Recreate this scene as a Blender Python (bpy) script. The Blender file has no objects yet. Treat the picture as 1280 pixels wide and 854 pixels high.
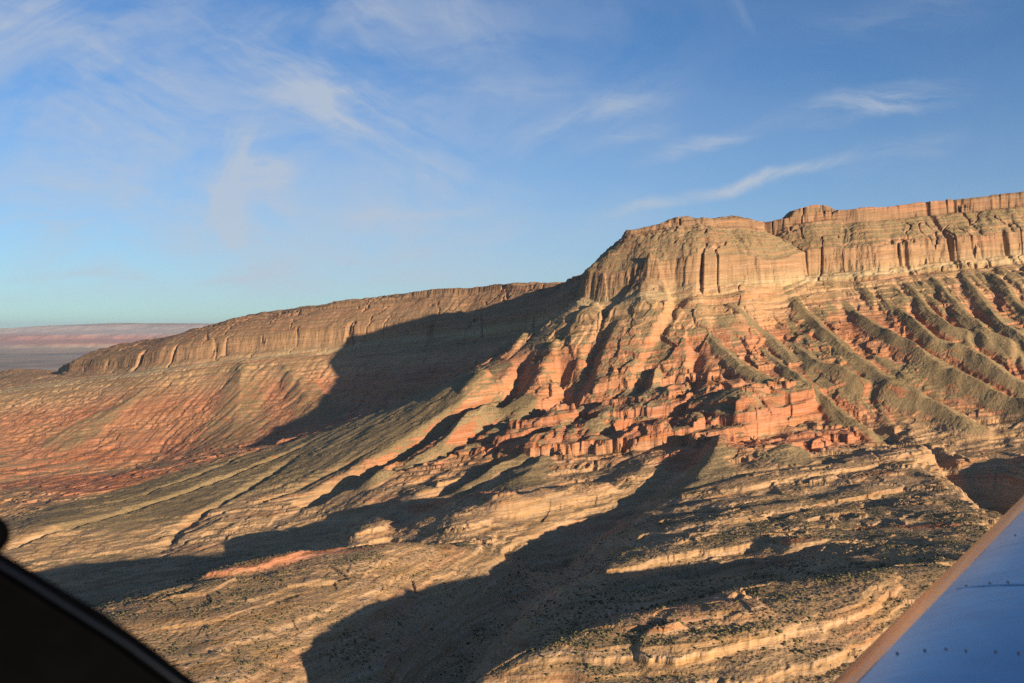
import bpy, bmesh, math, random, time
import numpy as np
from mathutils import Vector, Matrix
T0 = time.time()
QUALITY = 1.0            # mesh density of the terrain (1 = about one vertex per pixel)
scene = bpy.context.scene
col = scene.collection

# ------------------------------------------------------------------ camera
K = 1244.0               # focal length in photo pixels (1280 wide)
HORIZON = 412.0
cam = bpy.data.cameras.new('camera')
cam_ob = bpy.data.objects.new('camera', cam); col.objects.link(cam_ob)
cam.sensor_width = 36.0; cam.lens = 36.0 * K / 1280.0
cam_ob.location = (0, 0, 0); cam_ob.rotation_euler = (math.radians(90), 0, 0)
cam.shift_y = -(427.0 - HORIZON) / 1280.0
cam.clip_start = 0.05; cam.clip_end = 300000.0
cam.dof.use_dof = True; cam.dof.focus_distance = 1500.0; cam.dof.aperture_fstop = 7.1
scene.camera = cam_ob

# ------------------------------------------------------------------ light
SUN_AZ = math.radians(141.0)      # clockwise from +Y (the view direction): behind the right shoulder
SUN_EL = math.radians(11.2)
S = Vector((math.sin(SUN_AZ) * math.cos(SUN_EL), math.cos(SUN_AZ) * math.cos(SUN_EL), math.sin(SUN_EL)))
sun = bpy.data.lights.new('sun', 'SUN'); sun.energy = 5.0; sun.angle = math.radians(0.5); sun.color = (1.0, 0.82, 0.58)
sun_ob = bpy.data.objects.new('sun', sun); col.objects.link(sun_ob)
sun_ob.rotation_euler = (-S).to_track_quat('-Z', 'Y').to_euler()
w = bpy.data.worlds.new('World'); scene.world = w; w.use_nodes = True
nt = w.node_tree; nt.nodes.clear()
class NT:
    """small helper to write node graphs"""
    def __init__(s, tree): s.t = tree
    def n(s, typ, inputs=None, **props):
        nd = s.t.nodes.new(typ)
        for k, v in props.items(): setattr(nd, k, v)
        for k, v in (inputs or {}).items():
            if isinstance(v, bpy.types.NodeSocket): s.t.links.new(v, nd.inputs[k])
            elif isinstance(v, tuple) and len(v) == 3 and nd.inputs[k].type == 'RGBA': nd.inputs[k].default_value = (*v, 1)
            else: nd.inputs[k].default_value = v
        return nd
    def math(s, op, a, b=0.0, c=0.0, clamp=False):
        return s.n('ShaderNodeMath', {0: a, 1: b, 2: c}, operation=op, use_clamp=clamp).outputs[0]
    def mix(s, f, a, b, mode='MIX'):
        nd = s.n('ShaderNodeMix', {0: f, 6: a, 7: b}, data_type='RGBA', blend_type=mode)
        return nd.outputs[2]
    def noise(s, vec, scale, detail=4, rough=0.55, dist=0.0):
        return s.n('ShaderNodeTexNoise', {'Vector': vec, 'Scale': scale, 'Detail': detail, 'Roughness': rough, 'Distortion': dist}).outputs['Fac']
    def ss(s, x, a, b, c=0.0, d=1.0):
        return s.n('ShaderNodeMapRange', {'Value': x, 'From Min': a, 'From Max': b, 'To Min': c, 'To Max': d}, interpolation_type='SMOOTHSTEP').outputs[0]
    def lin(s, x, a, b, c=0.0, d=1.0):
        return s.n('ShaderNodeMapRange', {'Value': x, 'From Min': a, 'From Max': b, 'To Min': c, 'To Max': d}).outputs[0]
    def mapv(s, vec, scale=(1, 1, 1), rot=(0, 0, 0), loc=(0, 0, 0)):
        return s.n('ShaderNodeMapping', {'Vector': vec, 'Scale': scale, 'Rotation': rot, 'Location': loc}).outputs[0]
    def ramp(s, f, stops, interp='LINEAR'):
        nd = s.n('ShaderNodeValToRGB', {'Fac': f}); cr = nd.color_ramp; cr.interpolation = interp
        while len(cr.elements) < len(stops): cr.elements.new(0.5)
        for e, (p, c) in zip(cr.elements, stops): e.position = p; e.color = (*c, 1)
        return nd.outputs[0]
W = NT(nt)
sky = W.n('ShaderNodeTexSky', sky_type='NISHITA', sun_disc=False, sun_elevation=SUN_EL, sun_rotation=SUN_AZ,
          altitude=1400.0, air_density=1.0, dust_density=0.5, ozone_density=1.6)
tc = W.n('ShaderNodeTexCoord').outputs['Generated']
sep = W.n('ShaderNodeSeparateXYZ', {0: tc})
yc = W.math('MAXIMUM', sep.outputs[1], 0.08)
ca = W.math('DIVIDE', sep.outputs[0], yc); ce = W.math('DIVIDE', sep.outputs[2], yc)     # tangent of bearing, tangent of elevation
cv = W.n('ShaderNodeCombineXYZ', {0: ca, 1: ce, 2: 0.0}).outputs[0]
wob = W.n('ShaderNodeTexNoise', {'Vector': cv, 'Scale': 9.0, 'Detail': 5, 'Roughness': 0.6}).outputs['Color']
wob = W.n('ShaderNodeVectorMath', {0: wob, 1: (0.5, 0.5, 0.5)}, operation='SUBTRACT').outputs[0]
cvw = W.n('ShaderNodeVectorMath', {0: wob, 1: (0.035, 0.035, 0.0), 2: cv}, operation='MULTIPLY_ADD').outputs[0]
fray = {}
def streak(a0, e0, a1, e1, wd, amp, stretch=7.0, base=0.0, sc=16.0, lo=0.34, hi=0.72):
    """a wisp of cirrus, also used for a painted window reflection, between two sky directions, frayed along its length"""
    ang = math.atan2(e1 - e0, a1 - a0); L = math.hypot(e1 - e0, a1 - a0)
    v_ = W.mapv(W.n('ShaderNodeVectorMath', {0: cvw, 1: (a0, e0, 0.0)}, operation='SUBTRACT').outputs[0], (1, 1, 1), (0, 0, -ang))
    q = W.n('ShaderNodeSeparateXYZ', {0: v_})
    al = W.math('MULTIPLY', W.ss(q.outputs[0], -0.12 * L, 0.30 * L), W.ss(q.outputs[0], 1.1 * L, 0.65 * L))
    ac = W.ss(W.math('ABSOLUTE', q.outputs[1]), wd, 0.0)
    kk = round(math.degrees(ang) / 30.0)
    if kk not in fray:
        fray[kk] = W.ss(W.noise(W.mapv(cvw, (1.0, 1, 1), (0, 0, -math.radians(kk * 30))) if False else W.mapv(W.mapv(cvw, (1, 1, 1), (0, 0, -math.radians(kk * 30))), (0.17, 1, 1)), 36, 6, 0.62, 0.5), lo, hi)
    n_ = W.lin(fray[kk], 0, 1, base, 1.0) if base else fray[kk]
    return W.math('MULTIPLY', W.math('MULTIPLY', al, ac), W.math('MULTIPLY', n_, amp))
D = lambda px, py: ((px - 640.0) / K, (HORIZON - py) / K)
cl = None
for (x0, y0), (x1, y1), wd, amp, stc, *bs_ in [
    ((740, 274), (975, 224), .010, .55, 7, .30), ((880, 244), (1075, 190), .010, .62, 7, .30), ((800, 198), (1050, 134), .016, .60, 6, .15), ((960, 152), (1215, 112), .022, .62, 6), ((1080, 140), (1180, 124), .012, .3, 4),
    ((1030, 210), (1220, 170), .022, .22, 5), ((740, 135), (850, 112), .022, .38, 4), ((740, 172), (850, 158), .016, .36, 4),
    ((-20, 346), (380, 342), .008, .42, 9), ((-30, 290), (110, 270), .022, .40, 4), ((410, 330), (600, 312), .012, .26, 7), ((410, 268), (500, 262), .014, .28, 4), ((480, 275), (640, 268), .008, .25, 7),
    ((-80, 60), (130, -10), .06, .45, 3), ((60, 60), (260, 190), .085, .34, 3), ((200, 20), (560, 190), .060, .40, 4), ((330, 60), (620, 270), .055, .26, 4), ((420, -20), (560, 100), .030, .35, 4),
    ((540, -20), (640, 80), .035, .30, 3), ((905, -20), (940, 45), .010, .22, 4), ((600, 200), (860, 100), .040, .30, 4), ((420, 140), (760, 100), .018, .28, 8), ((0, 220), (420, 330), .10, .20, 4), ((980, 60), (1260, -10), .035, .16, 5),
    ((322, 140), (258, 300), .034, .62, 3), ((255, 235), (305, 310), .030, .75, 2), ((290, 225), (372, 212), .032, .60, 2)]:  # this row: pale window-glass reflection painted into the sky colour, not cirrus
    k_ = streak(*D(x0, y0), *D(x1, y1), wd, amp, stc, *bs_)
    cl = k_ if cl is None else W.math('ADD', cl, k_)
veil = W.noise(W.mapv(cvw, (1, 2.2, 1), (0, 0, math.radians(-30))), 5.0, 7, 0.6, 0.4)
veil = W.math('MULTIPLY', W.ss(veil, 0.34, 0.70), W.ss(ca, 0.28, -0.25, 0.05, 0.50))
veil = W.math('ADD', veil, W.math('MULTIPLY', W.ss(ce, 0.30, 0.03), W.math('MULTIPLY', W.ss(ca, 0.30, -0.15, 0.25, 0.42), W.ss(ca, -0.60, -0.20, 0.10, 1.0))))
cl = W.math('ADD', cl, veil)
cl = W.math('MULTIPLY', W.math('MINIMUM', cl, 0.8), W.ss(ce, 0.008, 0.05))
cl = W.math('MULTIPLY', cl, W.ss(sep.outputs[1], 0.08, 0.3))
skyc = W.mix(1.0, sky.outputs[0], (0.61, 0.95, 1.36), 'MULTIPLY')
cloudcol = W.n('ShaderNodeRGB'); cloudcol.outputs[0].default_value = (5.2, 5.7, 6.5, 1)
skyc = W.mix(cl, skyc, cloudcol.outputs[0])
bg = W.n('ShaderNodeBackground', {'Color': skyc, 'Strength': 0.05})
W.n('ShaderNodeOutputWorld', {'Surface': bg.outputs[0]})
vs = scene.view_settings
vs.view_transform = 'Standard'; vs.look = 'None'; vs.gamma = 1.0; vs.exposure = 0.98; vs.use_curve_mapping = False
scene.cycles.use_denoising = False
scene.cycles.max_bounces = 6; scene.cycles.diffuse_bounces = 2; scene.cycles.volume_bounces = 0

# ------------------------------------------------------------------ numeric helpers
f4 = np.float32
_rng = np.random.default_rng(7)
_perm = np.concatenate([_rng.permutation(256)] * 2).astype(np.int32)
_ga = _rng.uniform(0, 2 * np.pi, 256)
_gx, _gy = np.cos(_ga).astype(f4), np.sin(_ga).astype(f4)
def perlin(x, y, seed=0):
    x = np.asarray(x, f4) + f4(seed * 17.31); y = np.asarray(y, f4) + f4(seed * 9.77)
    xf = np.floor(x); yf = np.floor(y)
    xi = xf.astype(np.int32) & 255; yi = yf.astype(np.int32) & 255
    fx = x - xf; fy = y - yf
    u = fx * fx * fx * (fx * (fx * 6 - 15) + 10); v = fy * fy * fy * (fy * (fy * 6 - 15) + 10)
    xi1 = (xi + 1) & 255
    a = _perm[xi]; b = _perm[xi1]; yi1 = (yi + 1) & 255
    aa = _perm[a + yi]; ab = _perm[a + yi1]; ba = _perm[b + yi]; bb = _perm[b + yi1]
    n00 = _gx[aa] * fx + _gy[aa] * fy
    n10 = _gx[ba] * (fx - 1) + _gy[ba] * fy
    n01 = _gx[ab] * fx + _gy[ab] * (fy - 1)
    n11 = _gx[bb] * (fx - 1) + _gy[bb] * (fy - 1)
    nx0 = n00 + u * (n10 - n00); nx1 = n01 + u * (n11 - n01)
    return (nx0 + v * (nx1 - nx0)) * f4(1.5)
def fbm(x, y, octv=4, seed=0, gain=0.5, ridged=False):
    s = 0; a = 1.0; tot = 0
    for i in range(octv):
        n = perlin(x, y, seed + i)
        if ridged: n = 1 - 2 * np.abs(n)
        s = s + f4(a) * n; tot += a; a *= gain
        x, y = x * f4(1.62) + y * f4(1.18), y * f4(1.62) - x * f4(1.18)
    return s / f4(tot)
def cells(x, y, seed):
    """a constant random value in each cell of a scattered pattern"""
    xi = np.floor(x).astype(np.int32); yi = np.floor(y).astype(np.int32)
    best = np.full(x.shape, 9.0, f4); val = np.zeros(x.shape, f4)
    for dx in (-1, 0, 1):
        for dy in (-1, 0, 1):
            cxi, cyi = xi + dx, yi + dy; h = _perm[(_perm[(cxi + seed) & 255] + cyi) & 255]; h2 = _perm[h + 1 + (seed & 127)]
            dd_ = (cxi + h / f4(255.0) - x) ** 2 + (cyi + h2 / f4(255.0) - y) ** 2
            m = dd_ < best; best = np.where(m, dd_, best); val = np.where(m, _perm[h2 + 7] / f4(255.0), val)
    return val
def sstep(x, a, b):
    t = np.clip((x - a) / (b - a), 0, 1); return t * t * (3 - 2 * t)
def P(px, py, Y):
    """photo pixel + distance along the view axis -> world point"""
    return ((px - 640.0) / K * Y, float(Y), (HORIZON - py) / K * Y)
def polydist(X, Y, pts):
    """distance to a polyline, with arclength of the nearest point"""
    best = np.full(X.shape, 1e12, f4); tt = np.zeros(X.shape, f4); acc = 0.0
    for (x0, y0), (x1, y1) in zip(pts[:-1], pts[1:]):
        dx, dy = x1 - x0, y1 - y0; L2 = dx * dx + dy * dy; L = math.sqrt(L2)
        t = np.clip(((X - f4(x0)) * f4(dx) + (Y - f4(y0)) * f4(dy)) / f4(L2), 0, 1)
        d2 = (X - f4(x0) - t * f4(dx)) ** 2 + (Y - f4(y0) - t * f4(dy)) ** 2
        m = d2 < best
        best = np.where(m, d2, best); tt = np.where(m, f4(acc) + t * f4(L), tt); acc += L
    return np.sqrt(best), tt
def inside(X, Y, poly):
    r = np.zeros(X.shape, bool); n = len(poly)
    for i in range(n):
        x0, y0 = poly[i]; x1, y1 = poly[(i + 1) % n]
        if y0 == y1: continue
        c = ((y0 > Y) != (y1 > Y)) & (X < (x1 - x0) * (Y - y0) / (y1 - y0) + x0)
        r ^= c
    return r

# ------------------------------------------------------------------ the mesa rim (plan X, Y, rim z, foot-of-cliff z)
RIM = [(4200, 3620, 620, 370), (2600, 3540, 560, 310), (1774, 3450, 485, 236), (1430, 3420, 453, 200), (1172, 3390, 420, 170), (1011, 3400, 424, 158),
       (880, 3430, 372, 128), (800, 3265, 383, 126), (623, 3230, 374, 122), (530, 3250, 371, 112), (385, 3300, 338, 84),
       (410, 3480, 312, 60), (345, 3800, 262, 20), (285, 4120, 226, -10), (211, 4380, 218, -30), (-149, 4640, 205, -62), (-541, 4810, 178, -80), (-953, 4940, 147, -112), (-1256, 5040, 109, -133), (-1479, 5110, 78, -160), (-1720, 5220, 29, -196), (-1953, 5400, -22, -228), (-2380, 5750, -74, -255),
       (-2640, 6200, -150, -270), (-2800, 7300, -210, -290)]
RIM_XY = [(a, b) for a, b, _, _ in RIM]
RIM_POLY = RIM_XY + [(-1500, 9100), (3600, 9100)]
_seg = np.hypot(np.diff([p[0] for p in RIM]), np.diff([p[1] for p in RIM])); RIM_T = np.concatenate([[0], np.cumsum(_seg)])
RIM_Z = np.array([p[2] for p in RIM], float); FOOT_Z = np.array([p[3] for p in RIM], float)
def strat_plane(X, Y):
    return 84 + 0.110 * (X - 330) - 0.057 * np.minimum(Y - 3110, 0) - 0.0363 * np.maximum(Y - 3110, 0)

# ------------------------------------------------------------------ control points of the base ground
CP = []
def pts(lst, sub=0):
    """control polyline from (px, py, Y) triples, subdivided"""
    q = [P(*p) for p in lst]
    for i, a in enumerate(q):
        CP.append(a)
        if sub and i + 1 < len(q):
            b = q[i + 1]
            for k in range(1, sub + 1):
                t = k / (sub + 1); CP.append(tuple(a[j] + (b[j] - a[j]) * t for j in range(3)))
# cliff foot line (outside) and the plane inside the mesa
tt = np.arange(0, RIM_T[-1], 110.0)
rx = np.interp(tt, RIM_T, [p[0] for p in RIM]); ry = np.interp(tt, RIM_T, [p[1] for p in RIM]); fz = np.interp(tt, RIM_T, FOOT_Z)
tx = np.gradient(rx); ty = np.gradient(ry); tl = np.hypot(tx, ty); nx, ny = ty / tl, -tx / tl    # candidate normal
for sgn in (1,):
    test = inside(np.array(rx + nx * 30, f4), np.array(ry + ny * 30, f4), RIM_POLY)
    nx = np.where(test, -nx, nx); ny = np.where(test, -ny, ny)
ox, oy = rx + nx * 205, ry + ny * 205
od, _ = polydist(np.array(ox, f4), np.array(oy, f4), RIM_XY)
oin = inside(np.array(ox, f4), np.array(oy, f4), RIM_POLY)
for i in range(len(tt)):
    if od[i] > 190 and not oin[i]: CP.append((ox[i], oy[i], fz[i]))
    for dd in (10, -160, -420):
        qx, qy = rx[i] + nx[i] * dd, ry[i] + ny[i] * dd
        d1, _ = polydist(np.array([qx], f4), np.array([qy], f4), RIM_XY)
        if abs(d1[0] - abs(dd)) < 20: CP.append((qx, qy, fz[i]))
# right talus apron: foot line
pts([(1420, 540, 2290), (1280, 545, 2296), (1170, 552, 2310), (1060, 548, 2356), (960, 545, 2370)], 2)
pts([(1280, 440, 2668), (1160, 440, 2708), (1060, 440, 2746), (960, 450, 2770)], 1)
pts([(1280, 380, 2939), (1160, 385, 2960), (1060, 390, 2977), (960, 405, 2960)], 1)
# red buttress below the nose
pts([(760, 400, 3080), (830, 400, 2990), (880, 405, 2950)], 1)
pts([(735, 470, 2900), (800, 470, 2830), (860, 460, 2800)], 1)
pts([(728, 500, 2800), (790, 505, 2720), (860, 500, 2650), (930, 500, 2480)], 1)
pts([(690, 540, 2600), (760, 550, 2500), (850, 545, 2420)], 1)
pts([(690, 600, 2230), (760, 590, 2260)], 1)
# fins left of the buttress
pts([(722, 418, 3080), (700, 430, 3060), (676, 448, 3040), (640, 470, 3020), (600, 470, 3030), (553, 487, 3060)], 0)
pts([(700, 520, 2720), (640, 545, 2650), (600, 560, 2620)], 0)
# shaded amphitheatre behind the fins
pts([(690, 402, 3640), (640, 428, 3720), (580, 464, 3780), (520, 494, 3840), (440, 523, 3840), (360, 548, 3780)], 0)
# broad fan: crest line, middle, foot
pts([(553, 488, 3080), (470, 515, 3250), (350, 550, 3450), (200, 579, 3560), (80, 610, 3300), (0, 640, 2950)], 1)
pts([(540, 540, 2780), (420, 560, 2900), (330, 590, 2900), (200, 620, 2800), (60, 655, 2500)], 0)
pts([(480, 608, 2450), (380, 625, 2560), (280, 650, 2450), (180, 672, 2420), (20, 690, 2350)], 0)
pts([(620, 600, 2280), (540, 615, 2280)], 0)
# far wall's red apron foot
pts([(420, 516, 4050), (330, 545, 4050), (200, 565, 4250), (100, 588, 4150), (0, 600, 4000)], 1)
pts([(330, 500, 4430), (200, 510, 4590), (80, 530, 4650), (0, 545, 4650), (420, 478, 4440), (260, 470, 4760), (130, 490, 4930)], 0)
pts([(60, 470, 5650), (0, 498, 5250), (-120, 520, 4900), (0, 464, 6700)], 0)
# shaded valley behind the red-edged platform
pts([(560, 628, 2260), (480, 652, 2180), (380, 684, 2100), (280, 708, 2010), (180, 734, 1890), (90, 754, 1770), (0, 772, 1660), (-120, 795, 1550)], 1)
pts([(400, 645, 2420), (300, 672, 2340), (200, 692, 2300), (80, 708, 2230), (0, 718, 2130)], 0)
# red-edged platform: edge, then its top
pts([(735, 615, 2090), (640, 630, 1900), (500, 652, 1640), (400, 690, 1470), (340, 705, 1400), (280, 716, 1350), (200, 740, 1270), (130, 760, 1210)], 1)
pts([(640, 655, 1840), (520, 690, 1470), (420, 720, 1310), (320, 760, 1165), (220, 790, 1090)], 0)
pts([(655, 682, 1740), (590, 732, 1420), (525, 785, 1225), (485, 848, 1045)], 1)
pts([(390, 790, 1115), (300, 830, 990), (200, 880, 890), (300, 930, 840), (430, 930, 880), (360, 850, 985)], 0)
# shaded drainage below the buttress
pts([(876, 530, 2420), (845, 570, 2180), (800, 612, 1980), (745, 655, 1850), (680, 705, 1640), (640, 750, 1460), (600, 800, 1300), (550, 860, 1140), (500, 930, 1000), (430, 1020, 850)], 1)
# stepped platform right of it
pts([(960, 560, 2180), (900, 580, 2110), (850, 605, 2010)], 0)
pts([(1140, 560, 2110), (1060, 585, 2000), (960, 600, 1920), (880, 625, 1820), (800, 655, 1680)], 0)
pts([(1190, 600, 1760), (1100, 620, 1740), (1000, 640, 1600), (900, 660, 1490), (790, 690, 1370), (705, 725, 1245), (650, 770, 1110)], 0)
pts([(1215, 640, 1480), (1150, 650, 1470), (1060, 665, 1410), (960, 672, 1400)], 0)
pts([(1200, 690, 1130), (1120, 700, 1160), (1040, 695, 1240)], 0)
# trough behind the near hill
pts([(1010, 712, 1230), (950, 725, 1200), (880, 732, 1200), (800, 745, 1200), (735, 775, 1090), (670, 808, 1030), (590, 850, 990)], 0)
# near hill crest and front
pts([(1180, 715, 1000), (1100, 725, 930), (1040, 738, 880), (950, 758, 850), (850, 772, 835), (760, 795, 822), (680, 818, 815), (600, 850, 800)], 1)
pts([(1130, 780, 860), (1000, 800, 806), (900, 820, 788), (800, 850, 772), (700, 890, 766), (600, 920, 770)], 0)
pts([(1080, 900, 690), (900, 950, 640), (700, 1000, 605), (500, 1000, 640)], 0)
# canyon off to the right and its far bank
pts([(1215, 590, 1950), (1240, 615, 1860), (1290, 640, 1720), (1380, 680, 1500)], 0)
pts([(1290, 575, 1900), (1360, 590, 1750), (1440, 640, 1450)], 0)
pts([(1235, 650, 1430), (1300, 700, 1150), (1300, 780, 850)], 0)
# off-frame anchors
CP += [(1500, 900, -330), (1500, 1500, -300), (1900, 2200, -150), (900, 500, -300), (0, 350, -330), (400, 350, -290), (-500, 500, -420),
       (-1000, 900, -470), (-1300, 1500, -500), (-1900, 2300, -540), (-2800, 3600, -580), (-3600, 5000, -600), (-3800, 7000, -620),
       (-5500, 9000, -700), (-3500, 9500, -680), (-2500, 8200, -600), (2500, 2300, 30), (3300, 2400, 150), (2600, 9500, -200), (0, 9500, -300)]
CP = np.array(CP, float)

# ------------------------------------------------------------------ grid: u = X / Y across, distance rows packed where walls stand
NU = int(1560 * QUALITY); NV = int(2300 * QUALITY)
ue = np.array([-0.92, -0.60, -0.54, 0.54, 0.60, 0.80]); uw = np.array([0.25, 0.6, 1.0, 1.0, 0.6, 0.25])
us = np.linspace(-0.92, 0.80, 4000); c = np.cumsum(np.interp(us, ue, uw)); u = np.interp(np.linspace(c[0], c[-1], NU), c, us)
ds = np.linspace(math.log(330), math.log(9200), 6000)
dd = np.interp(np.exp(ds), [330, 650, 800, 1700, 2300, 2600, 3000, 3330, 3450, 3900, 4300, 5000, 5600, 7000, 9200], [.4, .7, 1.0, 1.1, 1.2, 1.8, 2.6, 2.6, 1.0, .9, 1.5, 1.7, 1.5, .6, .3])
c = np.cumsum(dd); v = np.interp(np.linspace(c[0], c[-1], NV), c, ds); Yr = np.exp(v)
# thin-plate style interpolation of the control points in (u, log Y)
def rbf(cp, uq, vq):
    SU, SV = 1.0, 0.62
    a = np.stack([cp[:, 0] / cp[:, 1] * SU, np.log(cp[:, 1]) * SV], 1)
    key = np.round(a / 0.004).astype(int); _, idx = np.unique(key, axis=0, return_index=True); a = a[idx]; z = cp[idx, 2]
    d = np.hypot(a[:, None, 0] - a[None, :, 0], a[:, None, 1] - a[None, :, 1])
    phi = lambda r: r ** 1.3
    n = len(a); A = np.zeros((n + 3, n + 3)); A[:n, :n] = phi(d) - np.eye(n) * 2e-4
    A[:n, n] = 1; A[:n, n + 1:] = a; A[n, :n] = 1; A[n + 1:, :n] = a.T
    wts = np.linalg.solve(A, np.concatenate([z, [0, 0, 0]]))
    out = np.zeros((len(vq), len(uq)))
    for i, vv in enumerate(vq):
        r = np.hypot(uq[:, None] * SU - a[None, :, 0], vv * SV - a[None, :, 1])
        out[i] = phi(r) @ wts[:n] + wts[n] + wts[n + 1] * uq * SU + wts[n + 2] * vv * SV
    return out
uc = np.linspace(-0.93, 0.81, 300); vc = np.linspace(math.log(320), math.log(9300), 420)
Gc = rbf(CP, uc, vc)
def interp_axis(A, xc, xq, axis):
    i = np.clip(np.searchsorted(xc, xq) - 1, 0, len(xc) - 2); t = (xq - xc[i]) / (xc[i + 1] - xc[i])
    a0 = np.take(A, i, axis); a1 = np.take(A, i + 1, axis)
    t = t[:, None] if axis == 0 else t[None, :]
    return a0 * (1 - t) + a1 * t
G = interp_axis(interp_axis(Gc, uc, u, 1), vc, v, 0).astype(f4)
U_, Y = np.meshgrid(u, Yr); X = (U_ * Y).astype(f4); Y = Y.astype(f4)
print('grid', X.shape, 'control points', len(CP), round(time.time() - T0, 1))

# ------------------------------------------------------------------ mesa cliffs from the distance to the rim
def mesa(X, Y):
    wx = 34 * fbm(X / 260, Y / 260, 3, 11) + 3.5 * fbm(X / 75, Y / 75, 3, 15) + 1.6 * fbm(X / 17, Y / 17, 3, 19)
    wy = 34 * fbm(X / 260, Y / 260, 3, 31) + 3.5 * fbm(X / 75, Y / 75, 3, 35) + 1.6 * fbm(X / 17, Y / 17, 3, 39)
    big = 15 * fbm(X / 150, Y / 150, 2, 41, ridged=True) * (1 - 0.7 * sstep(Y, 3600, 3900))
    fr = sstep(Y, 3650, 4000); wx = wx * (1 - 0.55 * fr); wy = wy * (1 - 0.55 * fr)
    jo = (1 - 0.6 * fr) * fbm(X / 34, Y / 34, 3, 45, 0.6, ridged=True)
    Xw, Yw = X + wx, Y + wy
    d, t = polydist(Xw, Yw, RIM_XY); ins = inside(Xw, Yw, RIM_POLY)
    d = np.where(ins, -d, d) + big * 0.5 - 4 + 2.0 * (jo - 0.3) * (1 + 1.5 * (fbm(X / 160, Y / 160, 2, 47) > 0.1))
    near = np.abs(d - 80) < 220
    xs, ys = Xw[near] - 0.7 * wx[near], Yw[near] - 0.7 * wy[near]
    d[near] += (1 - 0.6 * fr[near]) * 3.8 * (cells(xs / 34, ys / 34, 5) - 0.5) + 1.9 * (cells(xs / 11, ys / 11, 9) - 0.5)
    ck = fbm(xs / 130, ys / 130, 3, 49); d[near] += 26 * np.clip(1 - np.abs(ck) / 0.035, 0, 1) * (fbm(xs / 300, ys / 300, 2, 53) > 0.0)
    ru = np.array([p[0] / p[1] for p in RIM])
    for px, wd_, dep in ((211, 17, 70), (246, 9, 45), (876, 8, 34), (1158, 11, 18), (1100, 8, 16), (1225, 9, 18), (560, 10, 26), (455, 12, 20)):
        uu_ = (px - 640.0) / K; seg_ = [k for k in range(len(RIM) - 1) if min(ru[k], ru[k + 1]) <= uu_ <= max(ru[k], ru[k + 1])]
        k = seg_[0] if px > 790 else seg_[-1]
        t0 = RIM_T[k] + (uu_ - ru[k]) / (ru[k + 1] - ru[k]) * (RIM_T[k + 1] - RIM_T[k])
        d = d + f4(dep) * np.exp(-((t + 0.25 * wx - f4(t0)) / f4(wd_)) ** 4) * (sstep(d, 118, 146) if px != 1158 else 1.0) * (np.abs(d - 80) < 260)
    th = np.interp(t, RIM_T, RIM_Z - FOOT_Z).astype(f4)
    return d, t, th
PROF_D = [-600, -60, 0, 3, 10, 30, 150, 155, 166, 178, 181, 196, 199, 222, 260]
ROUND_D = [-900, -420, -200, -90, 0, 60, 110, 150, 158, 172, 184, 200, 222, 260]
ROUND_H = [1.10, 1.06, 1.0, .93, .80, .66, .52, .40, .34, .13, .09, .04, .0, .0]
PROF_H2 = [1.04, 1.015, 1.0, .97, .90, .855, .42, .34, .115, .085, .05, .038, .012, .0, .0]
PROF_H = [1.03, 1.01, 1.0, .93, .80, .755, .40, .33, .115, .085, .05, .038, .012, .0, .0]
# ------------------------------------------------------------------ ridges, gullies and talus cones named by where they lie
def hit(px, py):
    """first point of the base ground seen at a photo pixel"""
    uu = (px - 640.0) / K; ww = (HORIZON - py) / K
    prof = np.array([np.interp(uu, uc, Gc[i]) for i in range(len(vc))]) if False else (Gc[:, np.clip(np.searchsorted(uc, uu), 1, len(uc) - 1)])
    yy = np.exp(vc); g = prof - ww * yy
    k = np.argmax(g > 0)
    if g[k] <= 0: k = len(yy) - 1
    if k == 0: return (uu * yy[0], yy[0])
    t = -g[k - 1] / (g[k] - g[k - 1]); y = yy[k - 1] + t * (yy[k] - yy[k - 1])
    return (uu * y, y)
ridge_z = np.zeros_like(G); talus = np.zeros_like(G)
_w1 = 16 * fbm(X / 90, Y / 90, 3, 51); _w2 = 16 * fbm(X / 90, Y / 90, 3, 61)
def feature(pix, h, wd, tal=1.0, taper=0.25, flat=0.0, grow=False, narrow=False):
    """a ridge (h > 0) or gully (h < 0) along pixels of the photo, half width wd metres"""
    q = [hit(*p) for p in pix]
    xs = [p[0] for p in q]; ys = [p[1] for p in q]
    pad = wd * 2.2 + 30
    r0, r1 = np.searchsorted(Yr, [min(ys) - pad, max(ys) + pad])
    sl = slice(max(r0, 0), r1)
    kw = 0.55 if narrow else 1.0
    A, B = X[sl] + kw * _w1[sl], Y[sl] + kw * _w2[sl]
    d, t = polydist(A, B, q)
    L = sum(math.dist(a, b) for a, b in zip(q[:-1], q[1:]))
    end = sstep(t, -1, L * taper) * 1.0
    if narrow: wd = wd * (0.30 + 0.70 * np.clip(t / (0.6 * L), 0, 1)) * (1 + 0.35 * fbm(A / 150, B / 150, 2, 271)); end = end * (0.75 + 0.5 * fbm(A / 110, B / 110, 3, 275))
    if grow:
        tr = np.clip(t / L, 0, 1); wd = wd * (0.10 + 0.90 * tr); end = (1.0 - 0.45 * tr) * sstep(tr, -0.05, 0.30)
    f = np.clip(1 - d / wd, 0, 1); f = f * ((0.8 + 0.2 * f) if narrow else (0.45 + 0.55 * f)) if h > 0 else f * f * (3 - 2 * f)
    if flat: f = np.minimum(f, flat) / flat
    ridge_z[sl] += f4(h) * f * end
    if tal > 0: talus[sl] = np.maximum(talus[sl], tal * sstep(f + 0.30 * fbm(A / 55, B / 55, 4, 291, 0.6), 0.08, 0.40) * sstep(t, -1, L * 0.05))
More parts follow.
